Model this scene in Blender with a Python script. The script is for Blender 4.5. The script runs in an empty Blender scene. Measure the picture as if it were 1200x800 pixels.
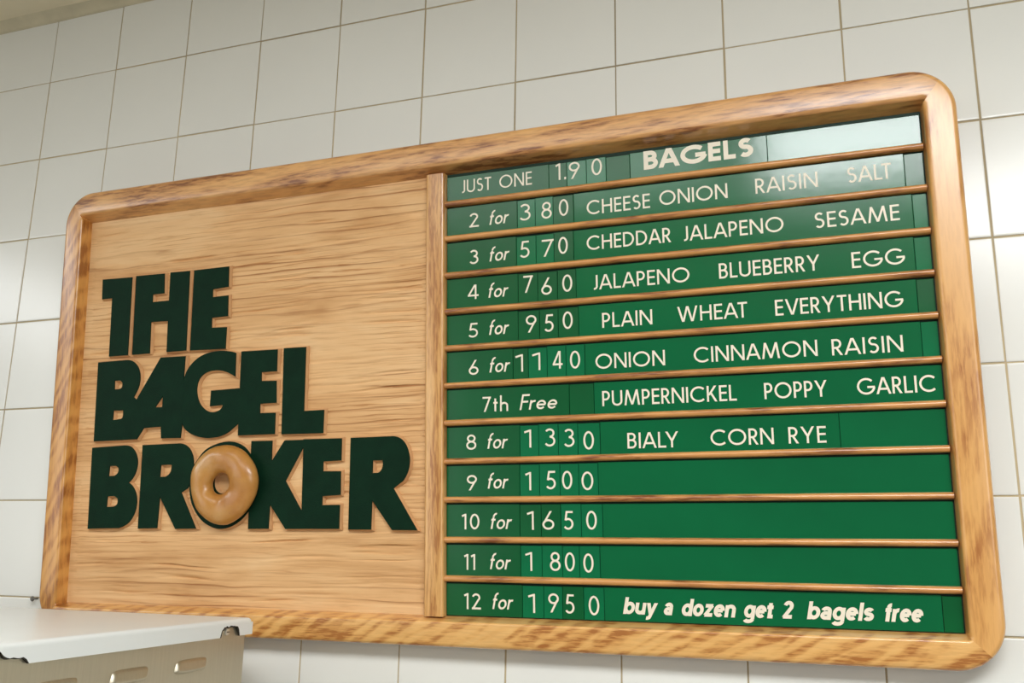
import bpy, bmesh, math, random
import numpy as np
from mathutils import Vector, Matrix
from mathutils.geometry import tessellate_polygon

C = bpy.context.scene.collection
SC = bpy.context.scene
random.seed(7)

# ---------------------------------------------------------------- measured geometry (board sizes in mm)
LETTERS = [('T',[(-481.21,383.38),(-439.68,382.47),(-439.54,293.72),(-465.46,293.69),(-466.04,360.54),(-480.4,360.4)],[]),('H',[(-433.98,383.27),(-395.22,382.68),(-394.36,360.29),(-409.64,360.28),(-409.62,351.38),(-387.07,351.32),(-386.96,383.06),(-361.2,382.62),(-361.1,294.09),(-386.68,293.96),(-386.97,328.47),(-410.06,329.05),(-409.61,293.8),(-433.26,293.66)],[]),('E',[(-355.16,382.54),(-310.09,382.79),(-309.56,360.52),(-329.66,359.26),(-329.57,350.43),(-309.45,350.8),(-308.89,328.15),(-329.3,327.82),(-329.08,316.73),(-309.75,316.13),(-310.22,292.74),(-355.68,293.75)],[]),('B',[(-480.02,287.77),(-440.31,288.17),(-432.35,286.43,1),(-425.75,281.28,1),(-421.78,274.41,1),(-420.45,266.45,1),(-421.44,258.63,1),(-424.1,252.47,1),(-427.91,246.37),(-423.81,243.05),(-418.05,234.99,1),(-415.36,224.0,1),(-416.52,213.2,1),(-420.74,199.9),(-479.2,199.31)],[[(-455.37,265.88),(-448.47,265.84),(-444.97,263.76,1),(-444.14,260.55,1),(-445.08,257.42,1),(-448.13,256.15),(-455.0,256.0)],[(-454.38,232.57),(-441.06,232.34),(-440.88,227.32,1),(-441.8,223.91,1),(-445.21,222.63),(-454.93,221.9)]]),('A',[(-393.92,288.27),(-361.48,287.72),(-362.1,266.8),(-361.2,214.32),(-362.71,199.66),(-387.81,199.97),(-389.0,212.55),(-411.65,211.79),(-420.36,199.89),(-437.67,199.79),(-436.04,216.99),(-423.81,243.05)],[[(-388.32,245.65),(-388.49,233.75),(-397.93,233.68)]]),('G',[(-296.5,287.29),(-305.21,289.67,1),(-316.09,290.81,1),(-326.96,290.25,1),(-337.8,287.83,1),(-346.76,283.42,1),(-354.69,276.61,1),(-359.8,268.69,1),(-362.83,257.26,1),(-363.96,245.0,1),(-363.78,232.72,1),(-362.49,220.45,1),(-359.17,211.21,1),(-352.39,205.23,1),(-343.96,201.34,1),(-334.76,199.1,1),(-325.72,198.37,1),(-313.26,199.63,1),(-302.79,203.31,1),(-295.1,208.69,1),(-290.84,211.81),(-285.84,217.56),(-287.29,249.41),(-326.03,248.56),(-326.6,231.92),(-310.47,232.74),(-312.07,229.05,1),(-316.42,226.52,1),(-323.55,225.45,1),(-330.89,227.56,1),(-337.53,232.83,1),(-342.13,240.18,1),(-344.3,249.44,1),(-343.48,257.82,1),(-339.8,264.07,1),(-333.62,268.19,1),(-325.89,269.91,1),(-316.83,269.87,1),(-307.73,267.69,1),(-296.39,262.23)],[]),('E',[(-289.6,288.39),(-245.28,287.88),(-245.28,265.02),(-263.78,264.99),(-263.58,255.71),(-245.42,255.07),(-244.55,232.14),(-264.16,231.95),(-264.1,222.19),(-245.36,221.89),(-245.38,199.98),(-289.94,199.93),(-289.94,249.39)],[]),('L',[(-237.56,288.59),(-211.19,288.25),(-211.63,222.29),(-188.15,222.49),(-188.66,199.16),(-237.22,199.43)],[]),('B',[(-480.61,192.28),(-437.22,193.74),(-428.44,192.26,1),(-422.34,187.48,1),(-418.39,180.17,1),(-417.41,171.74,1),(-419.67,163.4,1),(-423.43,157.38,1),(-428.09,153.34),(-422.06,149.0,1),(-417.58,142.13,1),(-415.67,133.82,1),(-416.54,124.8,1),(-420.1,116.56,1),(-426.78,109.52,1),(-438.25,105.01),(-479.82,104.35)],[[(-454.96,171.75),(-447.19,171.9),(-443.36,169.98,1),(-442.36,166.88,1),(-443.83,163.38,1),(-447.9,160.99),(-455.47,160.81)],[(-455.31,139.03),(-446.62,139.25),(-442.22,137.08,1),(-441.0,133.72,1),(-442.08,130.24,1),(-446.13,127.84),(-455.97,127.6)]]),('R',[(-411.89,193.33),(-367.33,193.74),(-358.08,192.88,1),(-351.07,188.77,1),(-346.1,181.45,1),(-344.17,173.19,1),(-344.39,164.27,1),(-346.23,155.39,1),(-349.89,146.56),(-358.15,141.92),(-337.59,104.7),(-363.69,104.37),(-385.45,138.04),(-387.18,105.08),(-412.09,104.6)],[[(-386.32,171.39),(-372.43,171.55),(-372.19,167.79,1),(-373.74,163.02,1),(-379.02,158.91),(-386.8,158.74)]]),('O',[(-342.28,171.66,1),(-330.42,185.53,1),(-314.65,192.09,1),(-298.79,193.85,1),(-284.57,189.75,1),(-274.63,181.14,1),(-268.12,170.07,1),(-265.05,158.43,1),(-265.36,145.47,1),(-268.23,132.59,1),(-274.58,121.18,1),(-284.47,111.92,1),(-296.3,106.19,1),(-308.42,104.45,1),(-319.08,106.89,1),(-330.02,112.69,1),(-339.52,122.93,1),(-345.58,134.71,1),(-347.97,150.97,1),(-346.3,162.81,1)],[[(-316.99,151.26,1),(-316.09,157.85,1),(-312.22,161.9,1),(-306.05,162.08,1),(-298.83,158.29,1),(-296.69,150.24,1),(-299.03,144.45,1),(-304.11,140.88,1),(-310.27,140.94,1),(-314.87,144.65,1)]]),('K',[(-273.09,193.53),(-248.01,193.23),(-248.04,172.09),(-233.27,193.08),(-207.39,193.02),(-212.86,182.44),(-230.8,152.14),(-211.42,122.31),(-199.79,104.75),(-229.27,104.43),(-248.22,128.87),(-249.29,104.68),(-273.33,104.51)],[]),('E',[(-211.06,193.56),(-167.11,193.23),(-167.24,171.42),(-187.56,170.75),(-187.62,161.03),(-167.47,160.65),(-167.24,137.56),(-187.75,136.52),(-187.83,127.75),(-167.81,127.89),(-168.2,104.66),(-211.99,104.6),(-210.93,122.31),(-210.87,182.39)],[]),('R',[(-157.02,193.34),(-110.7,193.58),(-102.98,191.54,1),(-97.26,186.28,1),(-93.68,178.63,1),(-92.07,169.71,1),(-93.8,159.54,1),(-99.16,150.12),(-109.29,143.2),(-83.69,103.46),(-110.31,103.68),(-132.23,132.14),(-132.99,104.04),(-157.77,104.0)],[[(-132.1,170.62),(-121.52,170.38),(-120.98,165.55,1),(-122.93,160.77,1),(-126.45,158.37),(-132.36,158.2)]])]
BAGEL = [(-338.7, 150.73), (-337.22, 165.35), (-329.84, 176.95), (-318.76, 185.49), (-304.86, 189.51), (-290.88, 189.56), (-278.56, 185.15), (-268.72, 176.24), (-261.43, 165.32), (-258.41, 153.85), (-259.61, 142.5), (-264.2, 131.21), (-272.2, 120.65), (-282.09, 113.61), (-293.86, 108.94), (-307.75, 110.08), (-320.32, 116.54), (-329.56, 124.49), (-335.9, 136.12)]
BAGEL_HOLE = [(-311.64, 151.1), (-304.83, 161.89), (-293.85, 151.56), (-303.76, 140.86)]
RAILS = [(422.29, 421.79), (386.42, 385.26), (349.34, 348.51), (312.93, 312.53), (276.71, 276.83), (240.06, 240.38), (204.15, 204.43), (167.76, 168.17), (131.78, 131.04), (94.74, 94.63), (59.44, 58.62)]
EDGES = [[-52.0, 52.7, 70.7, 90.1, 109.3, 132.2, 256.6, 386.5], [-51.9, 20.1, 38.4, 56.4, 76.7, 367.4, 387.2], [-51.9, 18.8, 38.7, 56.6, 75.9, 371.3, 386.4], [-51.8, 20.1, 39.8, 59.3, 77.6, 369.9, 386.1], [-51.8, 19.7, 41.0, 59.4, 79.3, 369.1, 385.9], [-51.7, 14.1, 29.4, 47.9, 66.2, 84.2, 369.6, 386.2], [-51.7, 68.7, 92.1, 385.8], [-51.6, 20.1, 38.4, 57.4, 76.0, 96.8, 301.5, 385.4], [-51.6, 19.6, 38.7, 58.3, 76.0, 94.2, 385.5], [-51.5, 19.2, 39.8, 58.4, 77.5, 97.2, 385.0], [-51.4, 19.6, 40.0, 59.3, 75.1, 93.9, 385.0], [-51.4, 20.8, 41.0, 58.6, 78.2, 96.8, 368.2, 385.1]]
WORDS = [[('JUST', -38.6, -6.8, 432.7, 432.1, 's'),
('ONE', 1.8, 35.3, 432.6, 432.1, 's'),
('1.', 60.4, 69.3, 433.8, 432.9, 'd'),
('9', 72.9, 83.7, 433.3, 432.3, 'd'),
('0', 95.2, 105.4, 433.8, 432.9, 'd'),
('BAGELS', 145.3, 244.6, 432.1, 433.0, 'b')], [('2', -30.0, -20.5, 396.4, 395.8, 'q'),
('for', -9.7, 12.1, 396.5, 396.5, 'i'),
('3', 22.4, 33.7, 397.5, 396.4, 'd'),
('8', 44.7, 55.0, 396.7, 396.0, 'd'),
('0', 62.2, 71.7, 397.5, 396.8, 'd'),
('CHEESE', 89.5, 149.7, 395.5, 395.4, 'c'),
('ONION', 158.6, 220.2, 396.1, 396.7, 'c'),
('RAISIN', 244.6, 297.4, 397.2, 397.1, 'c'),
('SALT', 321.6, 356.9, 397.3, 397.2, 'c')], [('3', -30.1, -20.6, 359.1, 358.5, 'q'),
('for', -9.9, 12.1, 359.6, 359.8, 'i'),
('5', 22.4, 32.1, 360.3, 359.7, 'd'),
('7', 44.5, 55.6, 359.4, 358.7, 'd'),
('0', 60.9, 70.3, 360.3, 359.7, 'd'),
('CHEDDAR', 88.7, 167.7, 361.2, 360.8, 'c'),
('JALAPENO', 178.7, 266.7, 361.2, 359.7, 'c'),
('SESAME', 292.6, 360.5, 360.7, 359.6, 'c')], [('4', -31.9, -21.2, 323.9, 323.6, 'q'),
('for', -11.2, 10.7, 323.4, 324.1, 'i'),
('7', 25.5, 34.6, 325.6, 325.4, 'd'),
('6', 43.4, 53.8, 322.2, 321.6, 'd'),
('0', 64.1, 73.9, 323.2, 322.9, 'd'),
('JALAPENO', 93.6, 183.2, 322.7, 322.5, 'c'),
('BLUEBERRY', 209.3, 294.4, 323.7, 322.2, 'c'),
('EGG', 320.3, 361.8, 322.8, 321.5, 'c')], [('5', -31.3, -21.4, 286.1, 285.8, 'q'),
('for', -10.8, 11.0, 286.8, 287.8, 'i'),
('9', 27.5, 38.1, 287.0, 286.7, 'd'),
('5', 45.9, 54.9, 286.4, 286.1, 'd'),
('0', 63.9, 73.6, 287.7, 287.5, 'd'),
('PLAIN', 101.7, 148.2, 286.8, 285.7, 'c'),
('WHEAT', 171.0, 231.8, 287.0, 286.0, 'c'),
('EVERYTHING', 255.5, 357.9, 286.4, 285.6, 'c')], [('6', -31.0, -20.9, 249.7, 249.5, 'q'),
('for', -10.6, 11.7, 250.6, 251.2, 'i'),
('1', 18.5, 24.2, 249.8, 250.1, 'd'),
('1', 35.4, 41.3, 250.5, 250.6, 'd'),
('4', 53.2, 62.5, 251.0, 250.6, 'd'),
('0', 70.1, 79.9, 250.0, 250.1, 'd'),
('ONION', 94.3, 158.3, 248.3, 248.5, 'c'),
('CINNAMON', 183.9, 288.1, 249.0, 248.9, 'c'),
('RAISIN', 299.6, 355.2, 248.8, 248.2, 'c')], [('7th', -16.9, 8.9, 213.6, 213.6, 'q'),
('Free', 20.2, 58.3, 213.7, 214.1, 'i'),
('PUMPERNICKEL', 99.8, 219.1, 213.8, 214.3, 'c'),
('POPPY', 242.5, 293.5, 214.1, 214.3, 'c'),
('GARLIC', 317.3, 377.2, 214.4, 214.2, 'c')], [('8', -33.8, -23.5, 178.2, 178.4, 'q'),
('for', -13.2, 8.6, 177.9, 179.7, 'i'),
('1', 26.1, 31.3, 178.6, 178.9, 'd'),
('3', 44.3, 54.6, 179.1, 179.2, 'd'),
('3', 62.7, 72.8, 178.2, 178.3, 'd'),
('0', 81.2, 91.1, 175.4, 175.5, 'd'),
('BIALY', 121.8, 167.2, 175.4, 175.3, 'c'),
('CORN', 195.3, 248.3, 175.5, 176.0, 'c'),
('RYE', 260.3, 290.3, 175.7, 175.8, 'c')], [('9', -33.2, -23.0, 140.3, 140.3, 'q'),
('for', -13.0, 8.9, 141.2, 142.3, 'i'),
('1', 26.2, 30.7, 139.5, 139.9, 'd'),
('5', 45.1, 54.3, 140.3, 140.4, 'd'),
('0', 60.3, 70.0, 140.1, 140.2, 'd'),
('0', 78.7, 89.6, 139.1, 139.2, 'd')], [('10', -37.6, -20.6, 104.4, 104.4, 'q'),
('for', -10.4, 12.0, 104.1, 105.5, 'i'),
('1', 27.7, 32.7, 104.1, 104.1, 'd'),
('6', 41.0, 52.2, 104.2, 104.2, 'd'),
('5', 61.2, 70.2, 104.2, 104.2, 'd'),
('0', 82.1, 91.9, 104.2, 104.4, 'd')], [('11', -35.5, -25.0, 67.5, 67.6, 'q'),
('for', -11.3, 10.6, 67.9, 69.1, 'i'),
('1', 25.6, 30.7, 67.5, 67.6, 'd'),
('8', 47.5, 57.5, 67.8, 68.0, 'd'),
('0', 61.5, 70.8, 67.7, 67.8, 'd'),
('0', 78.6, 88.0, 66.9, 67.0, 'd')], [('12', -35.5, -19.9, 32.0, 32.5, 'q'),
('for', -9.2, 12.5, 32.2, 34.0, 'i'),
('1', 27.8, 32.8, 30.7, 30.9, 'd'),
('9', 45.3, 55.2, 31.6, 31.9, 'd'),
('5', 61.1, 69.6, 31.2, 31.4, 'd'),
('0', 82.6, 92.3, 30.4, 30.7, 'd'),
('buy', 113.3, 144.4, 32.3, 32.7, 'h'),
('a', 148.5, 158.5, 32.6, 32.7, 'h'),
('dozen', 163.7, 210.8, 32.4, 32.5, 'h'),
('get', 215.6, 241.8, 32.4, 33.0, 'h'),
('2', 246.2, 256.9, 32.9, 33.0, 'h'),
('bagels', 266.3, 319.1, 33.0, 33.1, 'h'),
('free', 324.8, 355.2, 33.0, 33.3, 'h')]]
CAM_M = [[0.9416203, 0.0601279, 0.3312641], [0.3362903, -0.2151042, -0.9168637], [0.0161272, 0.9747383, -0.2227669]]
CAM_P = [0.30347, -0.83622, 1.7]
LENS = 32.5686
BU,BV,BN,BO = [[0.9999855, 0.0011116, 0.0052614], [-0.005181, -0.0629648, 0.9980023], [0.0014406, -0.9980151, -0.0629581], [0.0, -0.0240945, 1.616378]]
Z0 = 2.2910

T = 0.108            # tile pitch
CEIL = 2.392

# ---------------------------------------------------------------- camera, world, lights, exposure
cam_data = bpy.data.cameras.new('camera'); cam = bpy.data.objects.new('camera', cam_data); C.objects.link(cam)
cam_data.sensor_fit = 'HORIZONTAL'; cam_data.sensor_width = 36; cam_data.lens = LENS; cam_data.clip_start = 0.02
mw = Matrix(CAM_M).to_4x4(); mw.translation = Vector(CAM_P); cam.matrix_world = mw
SC.camera = cam
SC.view_settings.view_transform = 'Standard'; SC.view_settings.look = 'None'
SC.view_settings.gamma = 1; SC.view_settings.use_curve_mapping = False
SC.view_settings.exposure = 0.0
world = bpy.data.worlds.new('room'); SC.world = world; world.use_nodes = True
bg = world.node_tree.nodes['Background']; bg.inputs[0].default_value = (0.97, 0.97, 0.90, 1); bg.inputs[1].default_value = 0.16

def area(name, loc, aim, sx, sy, radiance, col):
    d = bpy.data.lights.new(name, 'AREA'); d.shape = 'RECTANGLE'; d.size = sx; d.size_y = sy
    d.energy = radiance*math.pi*sx*sy; d.color = col
    o = bpy.data.objects.new(name, d); C.objects.link(o); o.location = loc
    o.rotation_euler = (Vector(aim)-Vector(loc)).to_track_quat('-Z', 'Y').to_euler()
    return o
# fluorescent panel in the ceiling in front of the board; a shop window to the right behind the viewer
area('ceiling_lamp_or_fill', (0.56, -1.15, CEIL-0.012), (0.56, -1.15, 0), 0.76, 0.46, 21.5, (0.975, 1.0, 1.02))
area('ceiling_lamp_or_fill', (-0.35, -1.12, CEIL-0.012), (-0.35, -1.12, 0), 0.86, 0.46, 3.8, (0.975, 1.0, 1.02))
area('ceiling_lamp_or_fill', (-1.95, -1.35, CEIL-0.012), (-1.95, -1.35, 0), 0.6, 1.2, 7.2, (0.975, 1.0, 1.02))  # added fill to lift the left side, no known lamp there
area('window_or_fill', (-2.9, -3.6, 1.95), (0.0, 0.0, 2.0), 2.4, 1.7, 1.5, (0.96, 0.99, 1.03))  # added frontal fill from the left, no window known there
area('window_or_fill', (2.6, -3.8, 1.95), (0.0, 0.0, 2.0), 1.6, 1.7, 3.5, (0.96, 0.99, 1.03))

# ---------------------------------------------------------------- helpers
def lin(r, g, b):
    f = lambda c: (c/255/12.92) if c/255 <= .04045 else ((c/255+.055)/1.055)**2.4
    return (f(r), f(g), f(b), 1)

def mat(name):
    m = bpy.data.materials.new(name); m.use_nodes = True
    nt = m.node_tree; b = nt.nodes['Principled BSDF']
    return m, nt, b
def node(nt, t, **kw):
    n = nt.nodes.new(t)
    for k, v in kw.items(): setattr(n, k, v)
    return n
def ramp(nt, stops):
    r = node(nt, 'ShaderNodeValToRGB'); e = r.color_ramp.elements
    while len(e) < len(stops): e.new(0.5)
    for el, (p, c) in zip(e, stops): el.position = p; el.color = c
    return r
def coords(nt, scale=(1, 1, 1), rot=(0, 0, 0), loc=(0, 0, 0)):
    tc = node(nt, 'ShaderNodeTexCoord'); mp = node(nt, 'ShaderNodeMapping')
    mp.inputs['Scale'].default_value = scale; mp.inputs['Rotation'].default_value = rot; mp.inputs['Location'].default_value = loc
    nt.links.new(tc.outputs['Object'], mp.inputs['Vector']); return mp
def noise(nt, vec, scale, detail=4, rough=.5, dist=0):
    n = node(nt, 'ShaderNodeTexNoise'); n.inputs['Scale'].default_value = scale; n.inputs['Detail'].default_value = detail
    n.inputs['Roughness'].default_value = rough; n.inputs['Distortion'].default_value = dist
    nt.links.new(vec.outputs[0], n.inputs['Vector']); return n
def mix(nt, fac, a, b, mode='MIX'):
    m = node(nt, 'ShaderNodeMix', data_type='RGBA', blend_type=mode)
    for i, v in ((0, fac), (6, a), (7, b)):
        if hasattr(v, 'is_output'): nt.links.new(v, m.inputs[i])
        else: m.inputs[i].default_value = v
    return m.outputs[2]
def bump(nt, b, h, strength, dist):
    n = node(nt, 'ShaderNodeBump'); n.inputs['Strength'].default_value = strength; n.inputs['Distance'].default_value = dist
    nt.links.new(h, n.inputs['Height']); nt.links.new(n.outputs[0], b.inputs['Normal'])

def oak(name, rot, light, mid, dark, off=0, slant=0.0, stretch=.2, scale=40, jag=.12, lo=.42, hi=.64, wave=0, rough=.34, fine_amt=.5):
    """varnished oak: fine pores along local X after rot, darker growth-ring patches slanted across it"""
    m, nt, b = mat(name)
    mp = coords(nt, (1, 1, 1), (0, 0, rot), (off, off*.37, off*.61))
    st2 = node(nt, 'ShaderNodeMapping'); st2.inputs['Scale'].default_value = (0.11, 1, .6); nt.links.new(mp.outputs[0], st2.inputs['Vector'])
    fine = noise(nt, st2, 430, 3, .62)
    sl = node(nt, 'ShaderNodeMapping'); sl.inputs['Rotation'].default_value = (0, 0, slant); nt.links.new(mp.outputs[0], sl.inputs['Vector'])
    st = node(nt, 'ShaderNodeMapping'); st.inputs['Scale'].default_value = (stretch, 1, .5); nt.links.new(sl.outputs[0], st.inputs['Vector'])
    big = noise(nt, st, scale, 3, .5, .5)
    src = big.outputs[0]
    if wave:
        w = node(nt, 'ShaderNodeTexWave', wave_type='BANDS', bands_direction='Y', wave_profile='SIN')
        w.inputs['Scale'].default_value = scale*.55; w.inputs['Distortion'].default_value = 7; w.inputs['Detail'].default_value = 2
        w.inputs['Detail Scale'].default_value = 1.3; nt.links.new(st.outputs[0], w.inputs['Vector'])
        mw_ = node(nt, 'ShaderNodeMix', data_type='FLOAT'); mw_.inputs[0].default_value = wave
        nt.links.new(src, mw_.inputs[2]); nt.links.new(w.outputs['Fac'], mw_.inputs[3]); src = mw_.outputs[0]
    jg = noise(nt, st2, 260, 2, .6)
    ad = node(nt, 'ShaderNodeMath', operation='MULTIPLY_ADD'); nt.links.new(jg.outputs[0], ad.inputs[0]); ad.inputs[1].default_value = jag*2
    nt.links.new(src, ad.inputs[2])
    tone = ramp(nt, [(lo-.16+jag, light), (hi+jag, mid)]); nt.links.new(ad.outputs[0], tone.inputs[0])
    patch = ramp(nt, [(lo+jag, (0, 0, 0, 1)), (hi+jag, (1, 1, 1, 1))]); nt.links.new(ad.outputs[0], patch.inputs[0])
    pore = ramp(nt, [(.40, (1, 1, 1, 1)), (.56, (0, 0, 0, 1))]); nt.links.new(fine.outputs[0], pore.inputs[0])
    f1 = node(nt, 'ShaderNodeMath', operation='MULTIPLY_ADD'); nt.links.new(pore.outputs[0], f1.inputs[0]); f1.inputs[1].default_value = .62; f1.inputs[2].default_value = .38
    f2 = node(nt, 'ShaderNodeMath', operation='MULTIPLY'); nt.links.new(patch.outputs[0], f2.inputs[0]); nt.links.new(f1.outputs[0], f2.inputs[1])
    f3 = node(nt, 'ShaderNodeMath', operation='MULTIPLY_ADD', use_clamp=True); nt.links.new(pore.outputs[0], f3.inputs[0]); f3.inputs[1].default_value = fine_amt*.4
    nt.links.new(f2.outputs[0], f3.inputs[2])
    col = mix(nt, f3.outputs[0], tone.outputs[0], dark)
    nt.links.new(col, b.inputs['Base Color'])
    b.inputs['Roughness'].default_value = rough
    b.inputs['Coat Weight'].default_value = 1.0; b.inputs['Coat Roughness'].default_value = .25
    bump(nt, b, fine.outputs[0], .12, .001)
    return m

OAK_L, OAK_M, OAK_D = lin(226, 176, 106), lin(214, 158, 86), lin(174, 112, 52)
M = {}
M['rail'] = oak('oak_lengthwise', 0, lin(230, 176, 110), lin(214, 152, 88), lin(136, 82, 42), 0, -.05, .14, 85, .16, .47, .66, 0, .34, .6)
M['rail_low'] = oak('oak_lengthwise_striped', 0, lin(238, 188, 116), lin(230, 172, 96), lin(172, 108, 48), 1.3, -.55, .32, 48, .14, .43, .58, .15, .34, .45)
M['stile'] = oak('oak_upright', math.pi/2, lin(226, 168, 90), lin(212, 148, 70), lin(160, 98, 38), 2.1, .45, .30, 52, .16, .42, .64, .2, .34, .5)
M['stile_pale'] = oak('oak_upright_pale', math.pi/2, lin(232, 176, 104), lin(224, 164, 88), lin(172, 106, 48), 3.7, .25, .35, 26, .12, .48, .72, 0, .34, .3)
M['mullion'] = oak('oak_mullion', math.pi/2, lin(232, 182, 114), lin(220, 164, 92), lin(172, 112, 54), 5.2, 0, .06, 150, .12, .42, .64, 0, .34, .55)
M['dowel'] = oak('oak_dowel', 0, lin(222, 160, 92), lin(206, 140, 74), lin(132, 74, 34), 4.4, .02, .12, 110, .12, .46, .66, 0, .30, .35)

def cedar():
    m, nt, b = mat('sandblasted_cedar')
    mp = coords(nt, (.05, 1, 1)); f = noise(nt, mp, 420, 4, .6)
    mp2 = coords(nt, (.22, 1, 1), loc=(3, 1, 0)); g = noise(nt, mp2, 30, 3, .5, .8)
    r1 = ramp(nt, [(.25, lin(206, 156, 102)), (.5, lin(228, 182, 128)), (.8, lin(236, 198, 148))]); nt.links.new(g.outputs[0], r1.inputs[0])
    r2 = ramp(nt, [(.30, (.62, .48, .36, 1)), (.47, (1, 1, 1, 1))]); nt.links.new(f.outputs[0], r2.inputs[0])
    c = mix(nt, .4, r1.outputs[0], r2.outputs[0], 'MULTIPLY')
    # growth rings: thin dark latewood lines, gently waving along the board
    one = (1, 1, 1, 1)
    for sc, loc, ds, ln, lo in ((27, (.7, 0, 0), 9, (.48, .33, .22, 1), .52), (58, (2.2, .5, 0), 9, (.70, .56, .44, 1), .50)):
        mp3 = coords(nt, (.085, 1, 1), loc=loc)
        w = node(nt, 'ShaderNodeTexWave', wave_type='BANDS', bands_direction='Y', wave_profile='SAW')
        w.inputs['Scale'].default_value = sc; w.inputs['Distortion'].default_value = ds; w.inputs['Detail'].default_value = 3.5
        w.inputs['Detail Scale'].default_value = 1.1; w.inputs['Detail Roughness'].default_value = .62
        nt.links.new(mp3.outputs[0], w.inputs['Vector'])
        r3 = ramp(nt, [(0, ln), (.07, ln), (.14, one), (.86, one), (1.0, tuple(.5+.5*k for k in ln[:3])+(1,))]); nt.links.new(w.outputs['Fac'], r3.inputs[0])
        mp4 = coords(nt, (.35, 1, 1), loc=(loc[0]+1, 2, 0)); q = noise(nt, mp4, 15, 2, .5)
        r4 = ramp(nt, [(lo-.08, (0, 0, 0, 1)), (lo+.16, (.9, .9, .9, 1))]); nt.links.new(q.outputs[0], r4.inputs[0])
        c = mix(nt, r4.outputs[0], c, mix(nt, 1.0, c, r3.outputs[0], 'MULTIPLY'))
    nt.links.new(c, b.inputs['Base Color'])
    b.inputs['Roughness'].default_value = .62; b.inputs['Specular IOR Level'].default_value = .3
    bump(nt, b, f.outputs[0], .35, .001)
    return m
M['cedar'] = cedar()

def plain(name, col, rough, spec=.5, var=0.0, vscale=20, metal=0, coat=0, bmp=0, bscale=300):
    m, nt, b = mat(name)
    mp = coords(nt)
    n = noise(nt, mp, vscale, 4, .55)
    lo = tuple(c*(1-var) for c in col[:3])+(1,); hi = tuple(min(1, c*(1+var)) for c in col[:3])+(1,)
    r = ramp(nt, [(.3, lo), (.7, hi)]); nt.links.new(n.outputs[0], r.inputs[0]); nt.links.new(r.outputs[0], b.inputs['Base Color'])
    b.inputs['Roughness'].default_value = rough; b.inputs['Specular IOR Level'].default_value = spec
    b.inputs['Metallic'].default_value = metal; b.inputs['Coat Weight'].default_value = coat; b.inputs['Coat Roughness'].default_value = .2
    if bmp:
        n2 = noise(nt, mp, bscale, 2, .5); bump(nt, b, n2.outputs[0], bmp, .001)
    return m
M['tile'] = plain('glazed_white_tile', lin(236, 236, 229), .22, .5, .02, 5, bmp=.04, bscale=25)
M['grout'] = plain('tan_grout', lin(184, 168, 136), .9, .2, .30, 3)
M['ceiling'] = plain('cream_ceiling_paint', lin(244, 233, 204), .8, .3, .05, 6)
M['caulk'] = plain('cream_caulk', lin(212, 202, 172), .6, .4, .08, 30)
M['floor'] = plain('grey_floor', lin(176, 166, 150), .6, .4, .1, 8)
M['letter'] = plain('dark_green_paint', lin(8, 40, 24), .55, .10, .14, 60, bmp=.25, bscale=700)
M['letter_side'] = plain('bare_cedar_edge', lin(206, 160, 112), .65, .3, .08, 60)
GREEN = lin(0, 99, 56)
M['card'] = plain('green_plastic_strip', GREEN, .16, .60, .10, 9, bmp=.10, bscale=45)
M['card_deep'] = plain('deep_green_plastic_card', lin(0, 88, 44), .22, .55, .10, 14, bmp=.08, bscale=60)
M['card_light'] = plain('mid_green_plastic_card', lin(0, 108, 64), .18, .60, .10, 14, bmp=.08, bscale=60)
M['backing'] = plain('shadowed_green_backing', lin(14, 44, 30), .6, .3, .1, 20)  # shade of the gaps under the rails is put into this dark green
M['ink'] = plain('cream_lettering', lin(240, 231, 210), .45, .4, .03, 80)
M['lid'] = plain('white_enamel', lin(236, 240, 238), .30, .5, .015, 8)
M['rim'] = plain('blackened_chipped_edge', lin(48, 44, 36), .7, .3, .3, 300)
M['nailhead'] = plain('dull_zinc', lin(120, 118, 110), .5, .5, .15, 500, metal=.7)

M['screw'] = plain('bright_screw', lin(214, 206, 190), .35, .5, .1, 500, metal=.6)
def steel():
    m, nt, b = mat('brushed_stainless_steel')
    mp = coords(nt, (1, 1, .03)); n = noise(nt, mp, 700, 3, .6)
    r = ramp(nt, [(.3, lin(196, 188, 168)), (.7, lin(202, 194, 174))]); nt.links.new(n.outputs[0], r.inputs[0])
    nt.links.new(r.outputs[0], b.inputs['Base Color']); b.inputs['Metallic'].default_value = 1; b.inputs['Roughness'].default_value = .5
    bump(nt, b, n.outputs[0], .02, .0005); return m
M['steel'] = steel()

def crust():
    m, nt, b = mat('glazed_bagel_crust')
    mp = coords(nt); g = noise(nt, mp, 26, 4, .55, .4); f = noise(nt, mp, 420, 3, .6)
    r = ramp(nt, [(.28, lin(170, 108, 40)), (.5, lin(188, 132, 62)), (.75, lin(196, 152, 92))]); nt.links.new(g.outputs[0], r.inputs[0])
    r2 = ramp(nt, [(.25, (.70, .60, .48, 1)), (.42, (1, 1, 1, 1))]); nt.links.new(f.outputs[0], r2.inputs[0])
    nt.links.new(mix(nt, .5, r.outputs[0], r2.outputs[0], 'MULTIPLY'), b.inputs['Base Color'])
    b.inputs['Roughness'].default_value = .36; b.inputs['Coat Weight'].default_value = .4; b.inputs['Coat Roughness'].default_value = .18
    bump(nt, b, g.outputs[0], .12, .003); return m
M['bagel'] = crust()

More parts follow.
